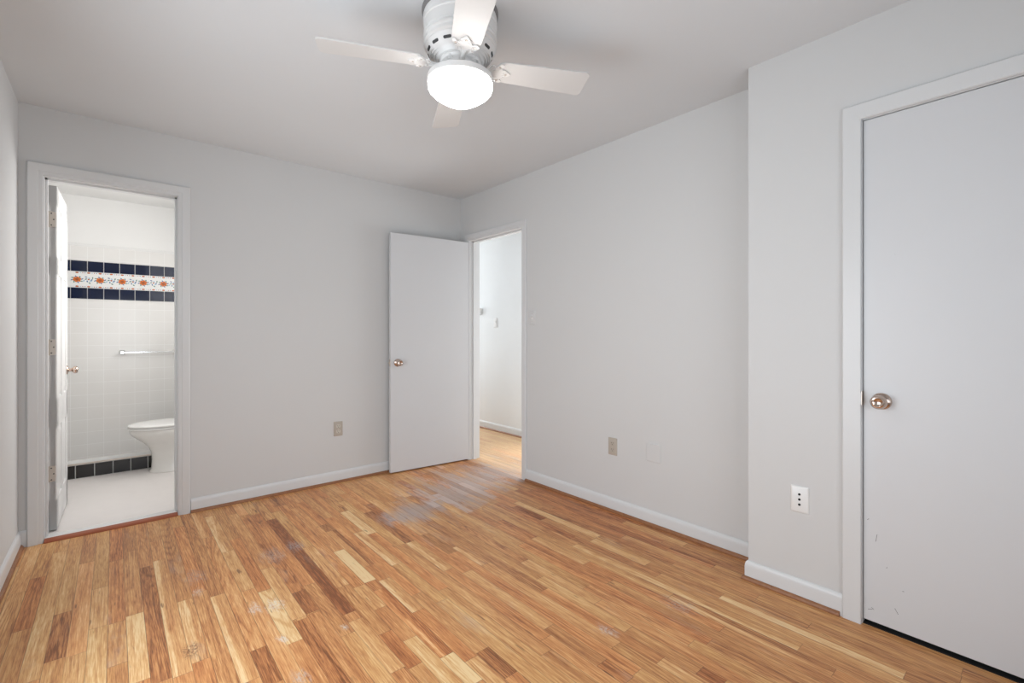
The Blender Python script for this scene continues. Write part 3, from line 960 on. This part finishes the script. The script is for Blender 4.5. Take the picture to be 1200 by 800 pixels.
def leaf_plate():
    """outline of the cast blade iron, x along the blade; symmetric about y"""
    top = [(0.062, 0.011), (0.085, 0.010), (0.104, 0.011), (0.114, 0.017), (0.118, 0.028), (0.124, 0.036), (0.132, 0.036), (0.137, 0.030), (0.142, 0.034), (0.148, 0.045), (0.158, 0.051),
           (0.168, 0.049), (0.172, 0.041), (0.166, 0.034), (0.163, 0.026), (0.170, 0.020), (0.180, 0.020), (0.187, 0.013), (0.196, 0.008), (0.203, 0.0)]
    return top + [(x, -y) for x, y in reversed(top[:-1])]


def blade_outline():
    # blade narrower at the root, clipped rounded tip
    r0, r1 = 0.150, 0.530
    w0, w1 = 0.054, 0.068
    top = [(r0, w0 - 0.022), (r0 + 0.004, w0 - 0.010), (r0 + 0.014, w0 - 0.002)]
    top += [(r0 + (r1 - r0) * t, w0 + (w1 - w0) * t) for t in (0.1, 0.3, 0.5, 0.7, 0.9)]
    for i in range(7):
        a = PI / 2 * (1 - i / 6)
        top.append((r1 - 0.022 + 0.022 * math.cos(a), w1 - 0.022 + 0.022 * math.sin(a)))
    return top + [(x, -y) for x, y in reversed(top)]


B0 = math.radians(-25.8)
ZBL = FL(2.230)
for i in range(4):
    a = B0 + i * PI / 2 + math.radians((0, 0, 0, -1.2)[i])
    # local y is towards counter-clockwise; that edge is the lower one
    M = Matrix.Translation((0, 0, ZBL)) @ Matrix.Rotation(a, 4, 'Z') @ Matrix.Rotation(math.radians((0.3, 1.8, -0.35, 0.3)[i]), 4, 'Y') @ Matrix.Rotation(math.radians(-10.5), 4, 'X')
    bm = bmesh.new(); prism(bm, blade_outline(), 0.0, 0.006, M)
    bl = obj('blade', bm, M_blade, fan, bevel=0.0012)
    bm = bmesh.new(); prism(bm, leaf_plate(), -0.006, -0.0005, M)
    # arm bending up into the rotor
    Ma = Matrix.Rotation(a, 4, 'Z')
    pts = [Ma @ Vector(p) for p in ((0.045, 0, FL(2.236)), (0.075, 0, FL(2.226)), (0.100, 0, FL(2.220)), (0.125, 0, FL(2.221)))]
    tube(bm, pts, [0.011, 0.0095, 0.008, 0.007], 12)
    # scroll relief
    for sy in (-1, 1):
        for (cx_, cy_, rr_) in ((0.152, 0.034, 0.0085), (0.130, 0.020, 0.007), (0.176, 0.010, 0.006)):
            ringp = [M @ Vector((cx_ + rr_ * math.cos(q), sy * cy_ + rr_ * math.sin(q), -0.007)) for q in [j * 2 * PI / 12 for j in range(11)]]
            tube(bm, ringp, 0.0018, 6)
    ir = obj('blade_iron', bm, M_fanwhite, fan, smooth=35, label='ornate cast bracket')
    for (sx_, sy_) in ((0.154, 0.036), (0.154, -0.036), (0.184, 0.0)):
        bm = bmesh.new()
        lathe(bm, [(0, 0.0), (0.0045, 0.0), (0.004, -0.002), (0, -0.0032)], 12, M @ Matrix.Translation((sx_, sy_, -0.006)))
        obj('screw', bm, M_nickel, ir)
    # round screw boss on the rotor underside between blades
    bm = bmesh.new()
    Mb = Matrix.Rotation(a + PI / 4, 4, 'Z') @ Matrix.Translation((0.070, 0, FL(2.2345)))
    lathe(bm, [(0, 0.004), (0.017, 0.004), (0.017, -0.003), (0.014, -0.005), (0.010, -0.0035), (0.006, -0.0035), (0.005, -0.006), (0, -0.0065)], 24, Mb)
    obj('rotor_boss', bm, M_fanwhite, fan, smooth=30)


# ------------------------------------------------------------------ wall plates
def plate_bm(w, h, t=0.0055):
    bm = bmesh.new()
    Mz = Matrix(((1, 0, 0, 0), (0, 0, -1, 0), (0, 1, 0, 0), (0, 0, 0, 1)))
    rings = []
    for ww, tt in ((0, 0), (0, 0.002), (0.002, 0.0042), (0.005, t)):
        rings.append([(x, -tt, z) for x, z in rrect(w - 2 * ww, h - 2 * ww, 0.004)])
    loft(bm, rings)
    return bm


FACE = Matrix(((1, 0, 0, 0), (0, 0, -1, 0), (0, 1, 0, 0), (0, 0, 0, 1)))   # local z -> -y


def screw_part(parent, pts, m=M_nickel, y=-0.0055):
    for x, z in pts:
        bm = bmesh.new()
        lathe(bm, [(0, 0), (0.0032, 0), (0.0028, 0.001), (0, 0.0013)], 14, Matrix.Translation((x, y, z)) @ FACE)
        obj('screw', bm, m, parent, smooth=30)


def outlet(loc, rz, label, mat, mat2, rim=None):
    o = empty('wall_outlet', loc, rz, label=label, cat='outlet', group='duplex wall outlets')
    obj('cover_plate', plate_bm(0.070, 0.114), mat, o, smooth=30)
    for sgn in (-1, 1):
        bm = bmesh.new()
        pts = []
        for k_ in range(24):
            a = 2 * PI * k_ / 24
            pts.append((0.017 * math.cos(a), max(-0.0125, min(0.0125, 0.017 * math.sin(a)))))
        prism(bm, pts, 0.0, 0.0075, Matrix.Translation((0, 0, sgn * 0.0205)) @ FACE)
        r = obj('receptacle', bm, mat2, o)
        bm = bmesh.new()
        for x0, x1, hgt in ((-0.0075, -0.0055, 0.0045), (0.0055, 0.0075, 0.0038)):
            box(bm, x0, x1, -0.0079, -0.0070, sgn * 0.0205 + 0.0035 - hgt, sgn * 0.0205 + 0.0035 + hgt)
        lathe(bm, [(0, 0), (0.0026, 0), (0.0026, 0.0009), (0, 0.0009)], 12, Matrix.Translation((0, -0.0070, sgn * 0.0205 - 0.0075)) @ FACE)
        obj('slot', bm, M_slot, r)
    screw_part(o, [(0, 0)])
    return o


RXW = math.radians(-90)
outlet((1.346, YB, 0.421), 0, 'almond duplex outlet low on the wall between bathroom door and open white door', M_almond, M_almond2)
outlet((XR, 1.919, 0.427), RXW, 'tan duplex outlet low on the long right wall beside a painted blank plate', M_almond, M_almond)

o = empty('blank_plate', (XR, 1.612, 0.444), RXW, label='wall-coloured square blank cover plate low on the right wall, painted over', cat='wall plate')
obj('cover_plate', plate_bm(0.098, 0.114, 0.005), M_wall, o)

o = empty('jack_plate', (XB, 0.750, 0.440), RXW, label='white wall plate with three dark holes in a column beside the closet door', cat='wall plate')
obj('cover_plate', plate_bm(0.072, 0.116), M_white_pl, o, smooth=30)
for dz in (-0.0225, 0, 0.0225):
    bm = bmesh.new()
    lathe(bm, [(0.0, 0.0), (0.0052, 0.0), (0.0052, 0.0012), (0.0040, 0.0012), (0.0036, 0.0006), (0, 0.0006)], 18, Matrix.Translation((0, -0.0055, dz)) @ FACE)
    obj('socket_hole', bm, M_dark, o, label='small dark round hole')


def switch(loc, rz, label, m_pl, m_lever, group=None):
    o = empty('light_switch', loc, rz, label=label, cat='light switch', group='toggle light switches')
    obj('cover_plate', plate_bm(0.070, 0.114), m_pl, o, smooth=30)
    bm = bmesh.new(); prism(bm, rrect(0.011, 0.025, 0.001), 0.0, 0.0066, FACE); obj('toggle_surround', bm, M_white_pl, o)
    bm = bmesh.new()
    vs = box(bm, -0.0042, 0.0042, -0.017, -0.004, -0.004, 0.004)
    bmesh.ops.transform(bm, matrix=Matrix.Rotation(math.radians(-28), 4, 'X'), verts=vs)
    obj('toggle', bm, m_lever, o, bevel=0.0012)
    screw_part(o, [(0, 0.030), (0, -0.030)])
    return o


switch((XR, 2.697, 1.296), RXW, 'painted toggle light switch on the right wall just outside the hall doorway', M_wall, M_white_pl)
switch((XH, 4.401, 1.298), RXW, 'white toggle light switch on the bright hall wall seen through the doorway', M_white_pl, M_white_pl)
th_ = empty('thermostat', (XH, 4.735, 1.442), RXW, label='small white box thermostat on the hall wall seen through the doorway', cat='thermostat')
bm = bmesh.new()
loft(bm, [[(x, -t_, z) for x, z in rrect(0.120 - i_, 0.082 - i_, 0.006)] for i_, t_ in ((0, 0), (0, 0.022), (0.006, 0.027), (0.010, 0.028))])
obj('case', bm, M_white_pl, th_, smooth=30)
bm = bmesh.new(); box(bm, -0.03, 0.03, -0.0288, -0.0278, 0.002, 0.022); obj('scale_window', bm, M_almond2, th_)
bm = bmesh.new(); box(bm, 0.020, 0.028, -0.031, -0.028, -0.022, -0.014); obj('lever', bm, M_nickel, th_, bevel=0.001)

# ------------------------------------------------------------------ towel bar
tb = empty('towel_bar', (0.256, YT, 0.998), 0, label='chrome towel bar on square posts on the white tiled bathroom wall', cat='towel bar')
for sx in (-0.200, 0.200):
    bm = bmesh.new()
    loft(bm, [[(sx + x, -t_, z) for x, z in rrect(w_, w_, 0.003)] for w_, t_ in ((0.040, 0), (0.040, 0.004), (0.030, 0.009), (0.022, 0.014), (0.020, 0.045), (0.024, 0.050), (0.026, 0.066), (0.022, 0.070))])
    obj('post', bm, M_chrome, tb, smooth=30)
bm = bmesh.new(); box(bm, -0.200, 0.200, -0.063, -0.051, -0.006, 0.006); obj('bar', bm, M_chrome, tb, bevel=0.0015)

# ------------------------------------------------------------------ toilet (bowl points left, tank against the right bathroom wall)
TY = 4.930
Z0 = 0.016
to = empty('toilet', (0.40, TY, Z0), 0, label='white toilet with closed lid standing in the bathroom, partly hidden by the door jamb', cat='toilet')


def egg(front, back, hw, z, n=44, sq=1.0):
    """ring from front (most -x) to back; coordinates relative to (0.40, TY)"""
    cx = front + (back - front) * 0.56
    pts = []
    for i in range(n):
        a = 2 * PI * i / n
        c, s = math.cos(a), math.sin(a)
        rad = (cx - front) if c > 0 else (back - cx)
        xx = cx - rad * (abs(c) ** sq) * (1 if c > 0 else -1)
        pts.append((xx - 0.40, hw * (abs(s) ** sq) * (1 if s > 0 else -1), z - Z0))
    return pts


bm = bmesh.new()
loft(bm, [egg(0.222, 0.700, 0.118, 0.0165, sq=0.85), egg(0.222, 0.700, 0.118, 0.030, sq=0.85), egg(0.236, 0.695, 0.108, 0.045, sq=0.85), egg(0.240, 0.690, 0.104, 0.12, sq=0.88),
          egg(0.236, 0.680, 0.110, 0.18, sq=0.92), egg(0.218, 0.660, 0.125, 0.225), egg(0.185, 0.640, 0.146, 0.265), egg(0.140, 0.620, 0.166, 0.305),
          egg(0.108, 0.605, 0.179, 0.335), egg(0.096, 0.600, 0.184, 0.355), egg(0.093, 0.600, 0.186, 0.375), egg(0.097, 0.598, 0.183, 0.383)])
obj('bowl', bm, M_porc, to, smooth=50)
bm = bmesh.new()
loft(bm, [egg(0.088, 0.560, 0.186, 0.3845), egg(0.084, 0.560, 0.189, 0.389), egg(0.084, 0.560, 0.189, 0.397), egg(0.087, 0.560, 0.187, 0.400)])
obj('seat', bm, M_seat, to, smooth=40)
bm = bmesh.new()
loft(bm, [egg(0.086, 0.560, 0.187, 0.4035), egg(0.083, 0.560, 0.190, 0.407), egg(0.083, 0.560, 0.190, 0.416), egg(0.090, 0.556, 0.184, 0.421), egg(0.13, 0.54, 0.150, 0.4245), egg(0.22, 0.46, 0.08, 0.427)])
obj('lid', bm, M_seat, to, smooth=45)
for sy in (-0.075, 0.075):
    bm = bmesh.new(); tube(bm, [(0.17, sy - 0.02, 0.396), (0.17, sy + 0.02, 0.396)], 0.012, 14)
    obj('seat_hinge', bm, M_seat, to, smooth=30)
bm = bmesh.new()
box(bm, 0.18, 0.385, -0.205, 0.205, 0.362, 0.69); obj('tank', bm, M_porc, to, bevel=0.022, seg=4, smooth=40)
bm = bmesh.new()
box(bm, 0.172, 0.392, -0.215, 0.215, 0.688, 0.722); obj('tank_lid', bm, M_porc, to, bevel=0.010, seg=3, smooth=40)
bm = bmesh.new(); tube(bm, [(0.180, -0.15, 0.63), (0.160, -0.15, 0.63)], 0.010); tube(bm, [(0.163, -0.155, 0.63), (0.163, -0.09, 0.622)], [0.007, 0.005])
obj('flush_lever', bm, M_chrome, to, smooth=40)
for sy in (-0.105, 0.105):
    bm = bmesh.new(); lathe(bm, [(0, 0.040), (0.008, 0.036), (0.012, 0.026), (0.013, 0.010), (0, 0.010)], 20, Matrix.Translation((0.02, sy, 0.0)))
    obj('bolt_cap', bm, M_seat, to, smooth=50)
bm = bmesh.new()
for sy in (-1, 1):   # trapway swelling on the foot
    tube(bm, [(-0.03, sy * 0.078, 0.20), (0.03, sy * 0.090, 0.16), (0.08, sy * 0.092, 0.10), (0.14, sy * 0.090, 0.12), (0.19, sy * 0.080, 0.17)], [0.026, 0.032, 0.034, 0.032, 0.026], 18)
obj('trapway', bm, M_porc, to, smooth=50)

# ------------------------------------------------------------------ ceiling lamps of the bathroom and the hall
def ceiling_lamp(loc, label, m, r=0.14):
    e = empty('ceiling_lamp', loc, 0, label=label, cat='ceiling lamp')
    bm = bmesh.new(); lathe(bm, [(0, -0.001), (r, -0.001), (r, -0.018), (r - 0.012, -0.022), (0, -0.022)], 48); obj('base', bm, M_fanwhite, e, smooth=30)
    bm = bmesh.new(); lathe(bm, [(r - 0.012, -0.022), (r - 0.014, -0.045), (r * 0.7, -0.075), (r * 0.35, -0.09), (0, -0.095)], 48); obj('glass_shade', bm, m, e, smooth=60)


ceiling_lamp((0.22, 4.55, 2.375), 'round lit ceiling lamp in the bathroom above the toilet', M_bathlamp)
ceiling_lamp((3.02, 4.6, HC), 'round lit ceiling lamp in the middle of the hall', M_halllamp)
